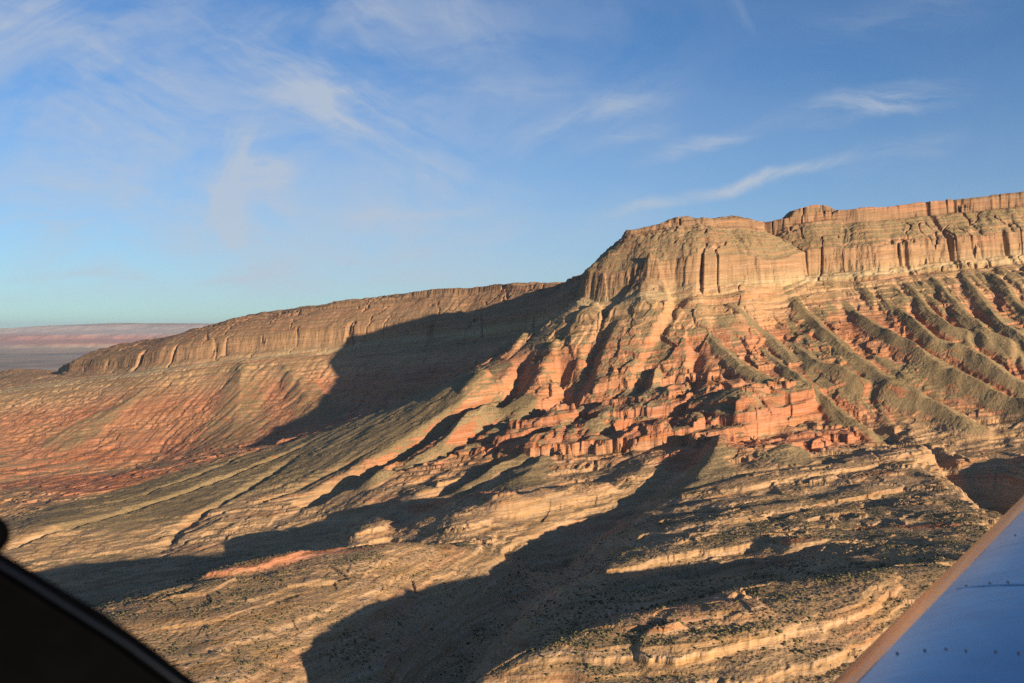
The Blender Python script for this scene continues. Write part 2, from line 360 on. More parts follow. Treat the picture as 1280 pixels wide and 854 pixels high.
for pix, h, wd in [
    ([(1050, 368), (1095, 415), (1175, 465), (1230, 495), (1300, 525)], 52, 92),
    ([(975, 362), (1012, 397), (1045, 432), (1100, 475), (1145, 500)], 26, 70),
    ([(985, 425), (1022, 460), (1070, 482), (1115, 495), (1165, 515), (1215, 538)], 44, 85),
    ([(950, 430), (1002, 482), (1025, 500), (1060, 528), (1095, 542)], 24, 60),
    ([(1105, 370), (1125, 390), (1167, 432), (1210, 447), (1247, 470), (1285, 495)], 40, 80),
    ([(1132, 352), (1167, 397), (1185, 412), (1225, 425), (1280, 447)], 28, 70),
    ([(1155, 340), (1197, 385), (1235, 420), (1280, 440)], 20, 48),
    ([(1200, 340), (1247, 402), (1290, 440)], 22, 50),
    ([(1235, 336), (1285, 395)], 22, 50),
    ([(865, 395), (885, 420), (925, 460), (965, 482), (1010, 505)], 22, 60),
    ([(905, 375), (960, 420), (990, 450)], 14, 45),
    ([(690, 450), (651, 470), (600, 506), (553, 560), (467, 603)], 34, 62),
    ([(730, 500), (690, 545), (640, 580), (580, 612)], 26, 60),
]: feature(pix, h * 0.80, wd * 0.62, taper=0.45, narrow=True)
for pix, h, wd in [
    ([(690, 440), (660, 465), (620, 490), (560, 525), (500, 562), (440, 595), (390, 622)], -46, 62),
    ([(640, 510), (600, 535), (555, 562), (495, 587), (420, 610)], -26, 42),
    ([(637, 562), (595, 592), (532, 617)], -26, 42),
    ([(420, 535), (300, 590), (165, 635), (80, 660), (15, 682)], -13, 26), ([(380, 560), (280, 625), (235, 650), (200, 685)], -13, 28),
    ([(470, 560), (380, 605), (320, 630)], -9, 24), ([(330, 560), (230, 600), (110, 635)], -7, 24),
    ([(1075, 520), (1150, 560), (1200, 590)], -22, 36),
]: feature(pix, h, wd, tal=0.0)
for pix, h, wd in [([(820, 458), (818, 490), (800, 520)], 40, 85), ([(905, 540), (890, 572), (872, 606)], 22, 120), ([(1000, 547), (985, 575)], 14, 80), ([(703, 530), (680, 565), (652, 605)], 22, 100),
    ([(300, 450), (300, 500), (285, 548)], 34, 300), ([(352, 452), (375, 485), (405, 520)], 26, 200), ([(190, 480), (150, 510), (90, 545)], 16, 220), ([(640, 470), (610, 505), (590, 530)], 18, 60)]:
    feature(pix, h, wd, tal=0.52 if pix[0][0] < 400 else 0.9, grow=True)
def butte(pix, h, wd, edge=0.35, off=(0, 0)):
    """a steep-sided rock fin or buttress"""
    q = [(hit(*p)[0] + off[0], hit(*p)[1] + off[1]) for p in pix]
    ys = [p[1] for p in q]; pad = wd * 2 + 40
    r0, r1 = np.searchsorted(Yr, [min(ys) - pad, max(ys) + pad]); sl = slice(max(r0, 0), r1)
    dd_, t_ = polydist(X[sl] + 0.8 * _w1[sl], Y[sl] + 0.8 * _w2[sl], q)
    dd_ = dd_ + 7 * fbm(X[sl] / 28, Y[sl] / 28, 3, 171)
    f = sstep(1 - dd_ / wd, 0, edge) * (0.72 + 0.28 * np.clip(1 - dd_ / wd, 0, 1)) * (1 - 0.45 * t_ / max(t_.max(), 1))
    ridge_z[sl] = np.maximum(ridge_z[sl], ridge_z[sl] * (1 - f) + f4(h) * f)
    talus[sl] *= 1 - sstep(f, 0.1, 0.5)
butte([(800, 392), (778, 425), (755, 472)], 42, 105, 0.22)
butte([(865, 400), (850, 435)], 16, 70, 0.4)
butte([(735, 402), (718, 430)], 34, 60, 0.4)
butte([(690, 435), (672, 470)], 24, 40, 0.9)
butte([(652, 422), (640, 440)], 16, 28, 0.8)
butte([(603, 470), (586, 486)], 22, 34, 0.6)
butte([(700, 520), (650, 540)], 26, 55, 0.3)
butte([(990, 500), (930, 508), (880, 505)], 38, 62, 0.12)
butte([(870, 478), (915, 480)], 24, 36, 0.3)
butte([(840, 505), (770, 520), (720, 545)], 40, 66, 0.12)
butte([(850, 540), (800, 552), (720, 566), (650, 560)], 36, 62, 0.12)
butte([(690, 528), (650, 540), (632, 552)], 30, 46, 0.15)
butte([(1040, 545), (980, 556), (930, 560)], 18, 50, 0.2)
butte([(735, 617), (640, 629), (540, 636), (470, 645), (430, 676), (340, 702), (280, 714)], 22, 60, 0.5)
butte([(835, 806), (905, 794), (985, 778)], 8, 30, 0.3)
butte([(1145, 564), (1060, 584), (960, 596), (880, 618)], 13, 46, 0.2)
butte([(1100, 610), (1000, 628), (900, 648), (800, 672)], 9, 40, 0.2)
butte([(1010, 676), (950, 684), (880, 694)], 9, 30, 0.2)
for pix, h, wd in [([(768, 402), (742, 440), (727, 478), (712, 500)], -46, 44), ([(698, 440), (710, 468), (692, 500), (660, 525)], -48, 58), ([(655, 440), (648, 470), (625, 500)], -30, 44), ([(868, 420), (872, 462), (862, 500)], -22, 34)]: feature(pix, h, wd, tal=0.0, taper=0.15)
for pix, h, wd in [([(600, 640), (520, 645), (470, 655), (380, 684), (280, 708), (180, 732), (90, 752)], -92, 210), ([(500, 640), (420, 655), (330, 680)], -18, 120), ([(874, 538), (845, 570), (800, 612), (745, 655), (690, 700)], -34, 95), ([(1010, 682), (930, 690), (850, 706), (770, 730)], -22, 85), ([(1195, 575), (1245, 615), (1290, 650)], -55, 110)]: feature(pix, h, wd, tal=0.0)
print('features', round(time.time() - T0, 1))
d, t, th = mesa(X, Y)
# ------------------------------------------------------------------ ribs and gullies that run straight down from the rim
apron = sstep(d, 205, 320) * (1 - sstep(d, 700, 1100))
rw = 14 * fbm(X / 120, Y / 120, 3, 71)
ribs = fbm((t + rw) / 46, d / 420, 4, 77, 0.55, ridged=True)
upper = sstep(d, 14, 40) * (1 - sstep(d, 138, 156))
ribs2 = fbm((t + rw) / 30, d / 200, 3, 83, 0.55, ridged=True)
und = fbm(X / 330, Y / 330, 4, 91)
gul = fbm(X / 120 + 0.3 * und, Y / 120, 5, 95, 0.5, ridged=True)
low = sstep(d, 260, 700)
lowamp = np.clip(Y / 1900, 0.35, 1.0)
zb = G + ridge_z + apron * (6 - 4 * sstep(Y, 3450, 3700)) * (ribs - 0.3) + upper * (4 - 2.6 * sstep(Y, 3650, 4000)) * (ribs2 - 0.3) + low * lowamp * (8 * und + 5 * (gul - 0.2))
# ------------------------------------------------------------------ running water: rills and washes cut by flow down the slopes
def sample(A, uq, yq):
    iu = np.clip(np.interp(uq, u, np.arange(len(u))), 0, len(u) - 1.001); iv = np.clip(np.interp(np.log(yq), v, np.arange(len(v))), 0, len(v) - 1.001)
    a = iu.astype(int); b = iv.astype(int); fa = iu - a; fb = iv - b
    return (A[b, a] * (1 - fa) + A[b, a + 1] * fa) * (1 - fb) + (A[b + 1, a] * (1 - fa) + A[b + 1, a + 1] * fa) * fb
CELL = 6.5
xc_ = np.arange(-2900, 2500, CELL); yc_ = np.arange(470, 5300, CELL)
XC, YC = np.meshgrid(xc_, yc_)
zc0 = sample(zb, np.clip(XC / YC, u[0], u[-1]), YC).astype(f4)
dC, tC, thC = mesa(XC.astype(f4), YC.astype(f4))
zfull = zc0 + thC * np.interp(dC, PROF_D, PROF_H).astype(f4) + 1.2 * fbm(XC / 25, YC / 25, 3, 181)
NB = [(-1, -1), (-1, 0), (-1, 1), (0, -1), (0, 1), (1, -1), (1, 0), (1, 1)]
def shift(A, dy, dx, fill):
    B = np.full_like(A, fill)
    H_, W_ = A.shape
    B[max(0, -dy):H_ - max(0, dy), max(0, -dx):W_ - max(0, dx)] = A[max(0, dy):H_ - max(0, -dy), max(0, dx):W_ - max(0, -dx)]
    return B
wf = np.full_like(zfull, 1e5); wf[0] = zfull[0]; wf[-1] = zfull[-1]; wf[:, 0] = zfull[:, 0]; wf[:, -1] = zfull[:, -1]
for it in range(1500):
    H_, W_ = wf.shape
    mn = np.minimum(np.minimum(wf[:-2, 1:-1], wf[2:, 1:-1]), np.minimum(wf[1:-1, :-2], wf[1:-1, 2:]))
    new = np.minimum(np.maximum(zfull[1:-1, 1:-1], mn + f4(0.004)), wf[1:-1, 1:-1])
    if it % 60 == 59 and np.abs(new - wf[1:-1, 1:-1]).max() < 0.01: break
    wf[1:-1, 1:-1] = new
print('fill', it, round(time.time() - T0, 1))
ze = np.minimum(wf, zfull + 40).astype(f4); Aacc = np.ones_like(ze)
for rnd_ in range(7):
    ws = []
    tot = np.zeros_like(ze) + 1e-9; smax = np.zeros_like(ze)
    for dy, dx in NB:
        sl_ = np.maximum(0, (ze - shift(ze, dy, dx, 1e6)) / f4(CELL * math.hypot(dx, dy)))
        smax = np.maximum(smax, sl_); sl_ = sl_ ** 1.5; ws.append(sl_); tot += sl_
    ws = [(dy, dx, a / tot) for (dy, dx), a in zip(NB, ws)]
    for it in range(110 if rnd_ else 260):
        An = np.ones_like(ze)
        for dy, dx, a in ws: An += shift(Aacc * a, -dy, -dx, 0)
        Aacc = An
    E = np.minimum(0.24 * np.sqrt(Aacc) * np.minimum(smax, 1.0), 0.55 * smax * CELL)
    E = np.minimum(E, 3.2)
    ze = ze - E
    lap = sum(shift(ze, dy, dx, 0) for dy, dx in ((0, 1), (0, -1), (1, 0), (-1, 0))) - 4 * ze; lap[0] = lap[-1] = 0; lap[:, 0] = lap[:, -1] = 0
    ze = ze + 0.06 * np.clip(lap, -20, 20)
dlt = np.clip(ze - zfull, -24, 6); edge_ = np.minimum.reduce([(XC - xc_[0]), (xc_[-1] - XC), (YC - yc_[0]), (yc_[-1] - YC)]) / 120; dlt = dlt * np.clip(edge_, 0, 1)
fx = np.clip((X - xc_[0]) / CELL, 0, len(xc_) - 1.001); fy = np.clip((Y - yc_[0]) / CELL, 0, len(yc_) - 1.001)
ix = fx.astype(int); iy = fy.astype(int); fx = (fx - ix).astype(f4); fy = (fy - iy).astype(f4)
bil = lambda A: (A[iy, ix] * (1 - fx) + A[iy, ix + 1] * fx) * (1 - fy) + (A[iy + 1, ix] * (1 - fx) + A[iy + 1, ix + 1] * fx) * fy
inb = sstep(Y, 480, 620) * (1 - sstep(Y, 5100, 5280)) * (1 - sstep(np.abs(X + 200), 2520, 2680))
ero = bil(dlt.astype(f4)) * inb; flow = bil(np.log(Aacc).astype(f4)) * inb
fan = np.zeros_like(G)
fl, _ = polydist(X, Y, [hit(*p) for p in [(500, 520), (400, 560), (300, 590), (150, 630)]])
fan = 1 - sstep(fl, 170, 420)
redz = (1 - sstep(polydist(X, Y, [hit(*p) for p in [(690, 550), (800, 535), (930, 525), (1040, 560)]])[0], 150, 330)) * (0.35 + 0.65 * sstep(fbm(X / 130, Y / 130, 3, 161), -0.25, 0.2))
nosez = 1 - sstep(polydist(X, Y, [hit(*p) for p in [(700, 440), (760, 440), (880, 430), (960, 440)]])[0], 120, 340)
ekeep = (1 - 0.72 * fan) * (1 - 0.62 * sstep(Y, 3350, 3650)) * (1 - np.maximum(0.86 * nosez, 0.55 * redz)) * np.clip(Y / 1600, 0.40, 1.0) * 0.85
zb = zb - nosez * apron * 5 * (ribs - 0.3)
crag = np.clip(nosez * sstep(d, 205, 290) + 0.7 * redz + 0.42 * apron * (1 - 0.45 * sstep(Y, 3600, 3900)) + 0.26 * low * np.clip(Y / 1500, 0.5, 1.0), 0, 1) * (1 - 0.9 * fan) * sstep(fbm(X / 140, Y / 140, 3, 281), -0.35, 0.15) * (1 - talus)
cxw, cyw = X + 0.5 * _w1, Y + 0.5 * _w2
zb = zb + crag * (20 * (cells(cxw / 62, cyw / 62, 21) - 0.5) + 9 * (cells(cxw / 24, cyw / 24, 33) - 0.5))
zb = zb + ero * (sstep(d, 190, 240) + 0.45 * upper * (1 - 0.7 * sstep(Y, 3650, 4000))) * ekeep
del ws, wf
print('erosion', round(time.time() - T0, 1))
# ------------------------------------------------------------------ bedded rock: hard beds stand as ledges
def beds(seed, lo, hi, hmin, hmax, soft=0.86, keep=0.42):
    r = np.random.default_rng(seed); xi = [lo]; xo = [lo]; z = lo
    while z < hi:
        H = r.uniform(hmin, hmax); a = soft + r.uniform(-0.1, 0.06); b = keep + r.uniform(-0.2, 0.2)
        xi += [z + H * a, z + H]; xo += [z + H * b, z + H]; z += H
    return np.array(xi), np.array(xo)
pl = strat_plane(X, Y).astype(f4)
s = zb - pl
sn = 8 * fbm(X / 90, Y / 90, 3, 101) * (1 + 1.3 * redz)
sn = sn + 3.2 * fbm(X / 16, Y / 16, 3, 107, 0.6) * (1 - 0.45 * np.maximum(redz, nosez))
talus_n = fbm(X / 170, Y / 170, 4, 111)
rock = np.clip(1 - talus * 1.0, 0, 1) * np.clip(0.35 + sstep(talus_n, -0.35, 0.10), 0, 1)
rib_t = apron * sstep(ribs + 0.5 * talus_n - 0.05 * flow, 0.15, 0.5) * (0.85 - 0.5 * sstep(Y, 3450, 3700))
rock = rock * (1 - rib_t)
rock = rock * (1 - 0.85 * fan)
bi, bo = beds(3, -1300, 500, 24, 46, 0.88, 0.35); li, lo_ = beds(5, -1300, 500, 7, 22, 0.84, 0.40); ci, co = beds(9, -1300, 500, 5, 13)
hi_ = np.clip(redz + 0.45 * nosez + 0.25 * sstep(Y, 3300, 3600), 0, 1) * (1 - fan)
rock = np.clip(np.maximum(rock, 0.95 * np.maximum(redz, 0.8 * nosez) * (1 - 0.8 * talus)), 0, 1)
ledge_n = sstep(fbm(X / 260, Y / 260, 4, 151), -0.30, 0.30) * (1 - 0.8 * (1 - sstep(polydist(X, Y, [hit(*p) for p in [(320, 830), (420, 800), (520, 720)]])[0], 120, 260)))
rock = rock * np.clip(np.maximum(hi_, 0.30 + 0.70 * ledge_n), 0, 1)
s1 = (np.interp(s + sn, bi, bo) * hi_ + np.interp(s + sn, li, lo_) * (1 - hi_)).astype(f4) - sn * 0.7
jmp = s1 - (s - sn * 0.0)
s1 = s + (s1 - s) * rock
s2 = np.interp(s1 + 0.5 * sn, ci, co).astype(f4) - 0.5 * sn
s2 = s1 + (s2 - s1) * np.clip(0.25 + rock, 0, 1) * (0.40 + 0.60 * sstep(fbm(X / 150, Y / 150, 4, 191), -0.2, 0.25)) * (1 - 0.55 * nosez) * (1 - 0.5 * sstep(-X, -60, 160) * (1 - sstep(Y, 1700, 2300))) * sstep(d, 190, 230)
zz = s2 + pl
softbed = np.interp((s + sn), li[1:], np.where(np.arange(len(li) - 1) % 2 == 0, 0.25, 1.0)).astype(f4)   # 1 low on a soft bed, falling toward the lip above
# the cliffs above
dj = d + 3.0 * fbm(X / 40, Y / 40, 3, 121) * (1 - 0.5 * sstep(Y, 3650, 4000))
rnd = np.interp(t, [RIM_T[16], RIM_T[18]], [0, 1]).astype(f4)
capt = np.interp(t, [RIM_T[3], RIM_T[6], RIM_T[8], RIM_T[11]], [1, 0.75, 0.25, 0.15]).astype(f4)
prof = ((np.interp(dj, PROF_D, PROF_H) * capt + np.interp(dj, PROF_D, PROF_H2) * (1 - capt)) * (1 - rnd) + np.interp(dj, ROUND_D, ROUND_H) * rnd).astype(f4)
zc_ = th * prof
ci2, co2 = beds(21, -50, 400, 7, 24, 0.86, 0.36)
ledge = np.interp(zc_ + 1.2 * fbm(X / 30, Y / 30, 3, 127), ci2, co2).astype(f4)
zc2 = np.where(zc_ > 0.5, zc_ + (ledge - zc_) * (1.0 - 0.62 * upper), zc_)
Z = zz + zc2 + np.clip(prof * 3 - 2, 0, 1) * (5 * fbm(X / 60, Y / 60, 4, 155) + 7 * fbm(X / 240, Y / 240, 3, 159) + 5 * (cells(X / 38 + 0.2 * _w1 / 16, Y / 38, 57) - 0.5))
rub = sstep(fbm(X / 120, Y / 120, 4, 251), -0.1, 0.45)
Z += (0.25 + 1.1 * rub) * fbm(X / 10, Y / 10, 4, 131, 0.6, ridged=True) * np.clip(Y / 1000, 0.5, 2.2) + 0.35 * fbm(X / 2.6, Y / 2.6, 2, 137)
# ------------------------------------------------------------------ attributes for the rock and scrub material
du = np.gradient(Z, axis=1) / np.gradient(u)[None, :].astype(f4)
gx = du / Y; gy = np.gradient(Z, axis=0) / np.gradient(Yr)[:, None].astype(f4) - gx * U_.astype(f4)
slope = np.sqrt(gx * gx + gy * gy)
strat = (Z - pl) + 5 * fbm(X / 200, Y / 200, 3, 141)
up = np.clip(prof * 3, 0, 1)
cover = np.maximum(np.maximum(talus, rib_t), 0.9 * fan)
scree = apron * sstep(fbm((t + rw) / 44, d / 330, 5, 261, 0.55) + 0.35 * talus_n, -0.02, 0.30) * (1 - sstep(slope, 0.95, 1.35)) * (1 - 0.45 * nosez)
cover = np.maximum(cover, scree * (0.85 - 0.55 * sstep(Y, 3650, 4000)))
cover = np.maximum(cover, upper * (0.78 - 0.50 * sstep(Y, 3650, 4000)))
cover = np.clip(cover * (1 - sstep(slope, 1.0, 1.7)) + 0.0, 0, 1)
redbed = np.zeros_like(G)
for pl_, w0, w1 in (([(280, 716), (340, 706), (400, 691), (450, 684), (505, 668)], 14, 42), ([(20, 606), (80, 600), (140, 604)], 90, 190), ([(990, 678), (1015, 676)], 8, 18), ([(1090, 655), (1180, 652)], 10, 30), ([(520, 640), (640, 625)], 10, 30), ([(860, 560), (1060, 548)], 30, 90)):
    q_ = [hit(*p) for p in pl_]
    redbed = np.maximum(redbed, 1 - sstep(polydist(X + _w1, Y + _w2, q_)[0], w0, w1))
scrubby = sstep(d, 260, 500) * (1 - sstep(slope, 0.22, 0.60)) * np.clip(sstep(fbm(X / 240, Y / 120, 4, 195), -0.45, 0.25), 0, 1) * (1 - 0.8 * (1 - sstep(polydist(X, Y, [hit(*p) for p in [(320, 830), (420, 800), (500, 720), (620, 670)]])[0], 170, 330)))
scrubby *= 0.35 + 0.65 * softbed
cover = np.maximum(cover, scrubby * 0.65) * (1 - 0.6 * redbed)
soil = (1 - sstep(slope, 0.12, 0.45)) * sstep(talus_n, -0.5, 0.25) * sstep(d, 300, 600)
print('heights', round(time.time() - T0, 1))

def grid_mesh(name, X, Y, Z, attrs):
    nv, nu = X.shape
    me = bpy.data.meshes.new(name)
    co = np.stack([X, Y, Z], -1).astype(f4).reshape(-1)
    i = np.arange(nv * nu, dtype=np.int32).reshape(nv, nu)
    q = np.stack([i[:-1, :-1], i[:-1, 1:], i[1:, 1:], i[1:, :-1]], -1).reshape(-1)
    me.vertices.add(nv * nu); me.vertices.foreach_set('co', co)
    me.loops.add(len(q)); me.loops.foreach_set('vertex_index', q)
    me.polygons.add(len(q) // 4); me.polygons.foreach_set('loop_start', np.arange(0, len(q), 4, dtype=np.int32))
    me.polygons.foreach_set('use_smooth', np.ones(len(q) // 4, bool))
    me.update(calc_edges=True)
    for k, a in attrs.items():
        at = me.attributes.new(k, 'FLOAT', 'POINT'); at.data.foreach_set('value', a.astype(f4).reshape(-1))
    return me
def link(name, me, mat=None, parent=None, label=None, cat=None, kind=None, group=None):
    o = bpy.data.objects.new(name, me); col.objects.link(o)
    if mat and me: me.materials.append(mat)
    if parent: o.parent = parent
    if label: o['label'] = label
    if cat: o['category'] = cat
    if kind: o['kind'] = kind
    if group: o['group'] = group
    return o
def new_mat(name):
    m = bpy.data.materials.new(name); m.use_nodes = True; m.node_tree.nodes.clear()
    return m, NT(m.node_tree)
# ------------------------------------------------------------------ canyon rock material
mat, N = new_mat('canyon_rock_and_scrub')
pos = N.n('ShaderNodeNewGeometry').outputs['Position']
at = lambda k: N.n('ShaderNodeAttribute', attribute_name=k).outputs['Fac']
st, cov, slp = at('strat'), at('cover'), at('slope')
sp = N.n('ShaderNodeSeparateXYZ', {0: pos})
bedv = N.n('ShaderNodeCombineXYZ', {0: N.math('MULTIPLY', sp.outputs[0], 0.0035), 1: N.math('MULTIPLY', sp.outputs[1], 0.0035), 2: N.math('MULTIPLY', st, 0.075)}).outputs[0]
bed = N.noise(bedv, 1.0, 6, 0.68)
bedf = N.n('ShaderNodeCombineXYZ', {0: N.math('MULTIPLY', sp.outputs[0], 0.012), 1: N.math('MULTIPLY', sp.outputs[1], 0.012), 2: N.math('MULTIPLY', st, 0.40)}).outputs[0]
bed2 = N.noise(bedf, 1.0, 4, 0.6)
big = N.noise(pos, 0.004, 4, 0.55)
f = N.lin(N.math('ADD', st, N.math('MULTIPLY', N.math('SUBTRACT', bed, 0.5), 70)), -800, 300)
sv = lambda s_: (s_ + 800) / 1100
rockc = N.ramp(f, [
    (sv(-800), (.340, .235, .130)), (sv(-560), (.385, .248, .130)), (sv(-440), (.400, .240, .122)), (sv(-405), (.390, .190, .092)),
    (sv(-370), (.365, .145, .072)), (sv(-300), (.360, .155, .078)), (sv(-230), (.400, .185, .090)), (sv(-160), (.375, .155, .078)),
    (sv(-90), (.400, .225, .115)), (sv(-10), (.365, .230, .115)), (sv(8), (.410, .300, .165)), (sv(28), (.320, .205, .110)),
    (sv(60), (.300, .176, .096)), (sv(120), (.265, .160, .085)), (sv(180), (.265, .150, .082)), (sv(260), (.225, .136, .076))])
pinkb = N.ss(N.noise(N.n('ShaderNodeVectorMath', {0: bedv, 1: (3.7, 1.3, 9.1)}, operation='ADD').outputs[0], 0.8, 4, 0.6), 0.54, 0.66)
rockc = N.mix(N.math('MULTIPLY', pinkb, 0.55), rockc, (.400, .175, .095))
rockc = N.mix(N.math('MULTIPLY', at('redbed'), N.lin(bed, 0.35, 0.6, 0.5, 1.0)), rockc, (.400, .150, .075))
hs = N.n('ShaderNodeHueSaturation', {'Color': rockc, 'Value': N.math('MULTIPLY', N.lin(bed, 0.30, 0.72, 0.72, 1.24), N.lin(bed2, 0.3, 0.7, 0.85, 1.14)), 'Saturation': N.lin(bed2, 0.3, 0.7, 1.12, 0.86)}).outputs[0]
# debris and scrub
talc = N.mix(N.ss(big, 0.35, 0.65), (.212, .148, .075), (.268, .188, .098))
mid = N.noise(pos, 0.03, 5, 0.6)
fine = N.noise(pos, 0.22, 4, 0.7)
tm = N.math('ADD', cov, N.math('MULTIPLY', N.math('SUBTRACT', mid, 0.5), 1.1))
tm = N.math('ADD', tm, N.math('MULTIPLY', N.math('SUBTRACT', fine, 0.5), 0.7))
tm = N.ss(tm, 0.25, 0.70)
soilm = N.ss(N.math('ADD', at('soil'), N.math('MULTIPLY', N.math('SUBTRACT', mid, 0.5), 0.9)), 0.25, 0.75)
hs2 = N.mix(N.math('MULTIPLY', soilm, 0.8), hs, N.mix(N.ss(big, 0.3, 0.7), (.430, .272, .138), (.385, .230, .112)))
c1 = N.mix(tm, hs2, talc)
vor = N.n('ShaderNodeTexVoronoi', {'Vector': pos, 'Scale': 0.17, 'Randomness': 1.0}, feature='F1', distance='EUCLIDEAN').outputs['Distance']
patchn = N.noise(pos, 0.012, 4, 0.6)
dots = N.math('MULTIPLY', N.ss(vor, 0.36, 0.20), N.lin(patchn, 0.30, 0.55, 0.15, 1.0, ))
dots = N.math('MULTIPLY', dots, N.ss(slp, 1.1, 0.6))
dots = N.math('MULTIPLY', dots, N.lin(tm, 0, 1, 0.45, 1.0), clamp=True)
c2 = N.mix(N.math('MULTIPLY', dots, 0.85), c1, (.060, .058, .028))
spk = N.n('ShaderNodeHueSaturation', {'Color': c2, 'Value': N.lin(fine, 0.25, 0.75, 0.80, 1.20)}).outputs[0]
hgt = N.math('ADD', N.math('MULTIPLY', fine, 1.6), N.math('MULTIPLY', N.math('MULTIPLY', bed2, 2.2), N.math('SUBTRACT', 1.0, tm)))
hgt = N.math('ADD', hgt, N.math('MULTIPLY', dots, 0.9))
hgt = N.math('ADD', hgt, N.math('MULTIPLY', mid, 3.0))
bump = N.n('ShaderNodeBump', {'Height': hgt, 'Distance': 1.0, 'Strength': 0.75})
bs = N.n('ShaderNodeBsdfPrincipled', {'Base Color': spk, 'Roughness': 0.95, 'Normal': bump.outputs[0], 'Specular IOR Level': 0.1})
N.n('ShaderNodeOutputMaterial', {'Surface': bs.outputs[0]})

terrain = link('canyon_hills', grid_mesh('canyon_hills', X, Y, Z, dict(strat=strat, cover=cover, slope=slope, soil=soil * (1 - redbed), redbed=redbed)), mat, kind='structure',
               label='banded red and tan mesa cliffs with talus spurs and stepped canyon slopes', cat='canyon hills')
print('terrain mesh', round(time.time() - T0, 1))

# ------------------------------------------------------------------ the desert plain and the far plateau
def far_grid(y0, y1, nrow, ncol, u0, u1):
    yr = np.exp(np.linspace(math.log(y0), math.log(y1), nrow)); uu = np.linspace(u0, u1, ncol)
    U2, Y2 = np.meshgrid(uu, yr); return (U2 * Y2).astype(f4), Y2.astype(f4), U2
X2, Y2, U2 = far_grid(9190, 95000, 160, 900, -0.92, 0.80)
Zl = np.interp(U2[0], u, Z[-1])
Z2 = -690 + 10 * fbm(X2 / 2500, Y2 / 2500, 4, 201) + 26 * np.clip(fbm(X2 / 5000, Y2 / 5000, 3, 205), 0, 1)
Z2 = Z2 + (Zl[None, :] - Z2) * (1 - sstep(Y2, 9190, 11500)) - 1.0
pm, M = new_mat('desert_plain')
pp = M.n('ShaderNodeNewGeometry').outputs['Position']
pn = M.noise(M.mapv(pp, (1, 0.5, 1)), 0.0006, 6, 0.6)
pc = M.ramp(pn, [(0.30, (.10, .080, .055)), (0.45, (.17, .125, .080)), (0.56, (.27, .175, .115)), (0.66, (.36, .27, .19))])
M.n('ShaderNodeOutputMaterial', {'Surface': M.n('ShaderNodeBsdfPrincipled', {'Base Color': pc, 'Roughness': 1.0}).outputs[0]})
link('desert_plain', grid_mesh('desert_plain', X2, Y2, Z2.astype(f4), {}), pm, kind='structure', label='dark scrubby desert plain stretching beyond the mesa', cat='plain')
X3, Y3, U3 = far_grid(27000, 60000, 260, 900, -0.92, 0.05)
pr = Y3 + 1800 * fbm(X3 / 6000, Y3 / 6000, 4, 211) + 500 * fbm(X3 / 1500, Y3 / 1500, 4, 215)
top = np.interp(U3, [-0.92, -0.52, -0.46, -0.40, -0.34, 0.05], [-160, 0, 150, 240, 235, 120])
hh = np.interp(pr, [28500, 30500, 31000, 34500, 35200, 38500, 40500, 60000], [0, .16, .30, .40, .58, .72, 1.0, 1.0])
Z3 = -720 + (top + 720) * hh + 34 * fbm(X3 / 1400, Y3 / 2400, 5, 221, 0.6, ridged=True)
fm, M = new_mat('far_plateau_rock')
pp = M.n('ShaderNodeNewGeometry').outputs['Position']
zz3 = M.math('ADD', M.n('ShaderNodeSeparateXYZ', {0: pp}).outputs[2], M.math('MULTIPLY', M.noise(pp, 0.0008, 5, 0.6), 160))
fc = M.ramp(M.lin(zz3, -640, 330), [(0.0, (.22, .15, .10)), (0.18, (.34, .25, .18)), (0.30, (.42, .19, .135)), (0.50, (.44, .22, .165)), (0.62, (.45, .36, .30)), (0.85, (.45, .36, .31)), (1.0, (.26, .18, .14))])
M.n('ShaderNodeOutputMaterial', {'Surface': M.n('ShaderNodeBsdfPrincipled', {'Base Color': fc, 'Roughness': 1.0}).outputs[0]})
link('distant_plateau_hills', grid_mesh('distant_plateau_hills', X3, Y3, Z3.astype(f4), {}), fm, kind='structure', label='pink and cream plateau on the hazy horizon', cat='plateau')

# ------------------------------------------------------------------ low desert scrub on the nearer slopes, past counting
rs = np.random.default_rng(11)
NS = 260000
yq = np.sqrt(rs.uniform(520 ** 2, 1750 ** 2, NS)); uq = rs.uniform(-0.62, 0.60, NS)
xq = uq * yq; sl = sample(slope, uq, yq); cv_ = sample(cover, uq, yq)
pn_ = fbm(xq / 70, yq / 70, 4, 301)
keep = (sl < 0.85) & (rs.random(NS) < np.clip(0.16 + 0.35 * cv_ + 0.25 * sample(soil, uq, yq) + 1.1 * pn_, 0.04, 1)) & (rs.random(NS) < np.clip(1.25 - yq / 1900, 0, 1))
yq, uq, xq = yq[keep], uq[keep], xq[keep]; zq = sample(Z, uq, yq)
bmi = bmesh.new(); bmesh.ops.create_icosphere(bmi, subdivisions=1, radius=1.0)
iv_ = np.array([p.co[:] for p in bmi.verts], f4); ifc = np.array([[q.index for q in p.verts] for p in bmi.faces], np.int32); bmi.free()
n = len(yq); rad = (rs.gamma(2.2, 0.26, n) + 0.20).astype(f4)
jit = rs.uniform(0.6, 1.35, (n, len(iv_), 1)).astype(f4)
vv = iv_[None] * jit * rad[:, None, None] * np.array([1, 1, 0.72], f4) + np.stack([xq, yq, zq + rad * 0.28], -1).astype(f4)[:, None, :]
ff = (ifc[None] + (np.arange(n, dtype=np.int32) * len(iv_))[:, None, None]).reshape(-1)
me = bpy.data.meshes.new('desert_scrub'); me.vertices.add(n * len(iv_)); me.vertices.foreach_set('co', vv.reshape(-1))
me.loops.add(len(ff)); me.loops.foreach_set('vertex_index', ff)
me.polygons.add(len(ff) // 3); me.polygons.foreach_set('loop_start', np.arange(0, len(ff), 3, dtype=np.int32)); me.update(calc_edges=True)
sm_, M = new_mat('scrub_leaves')
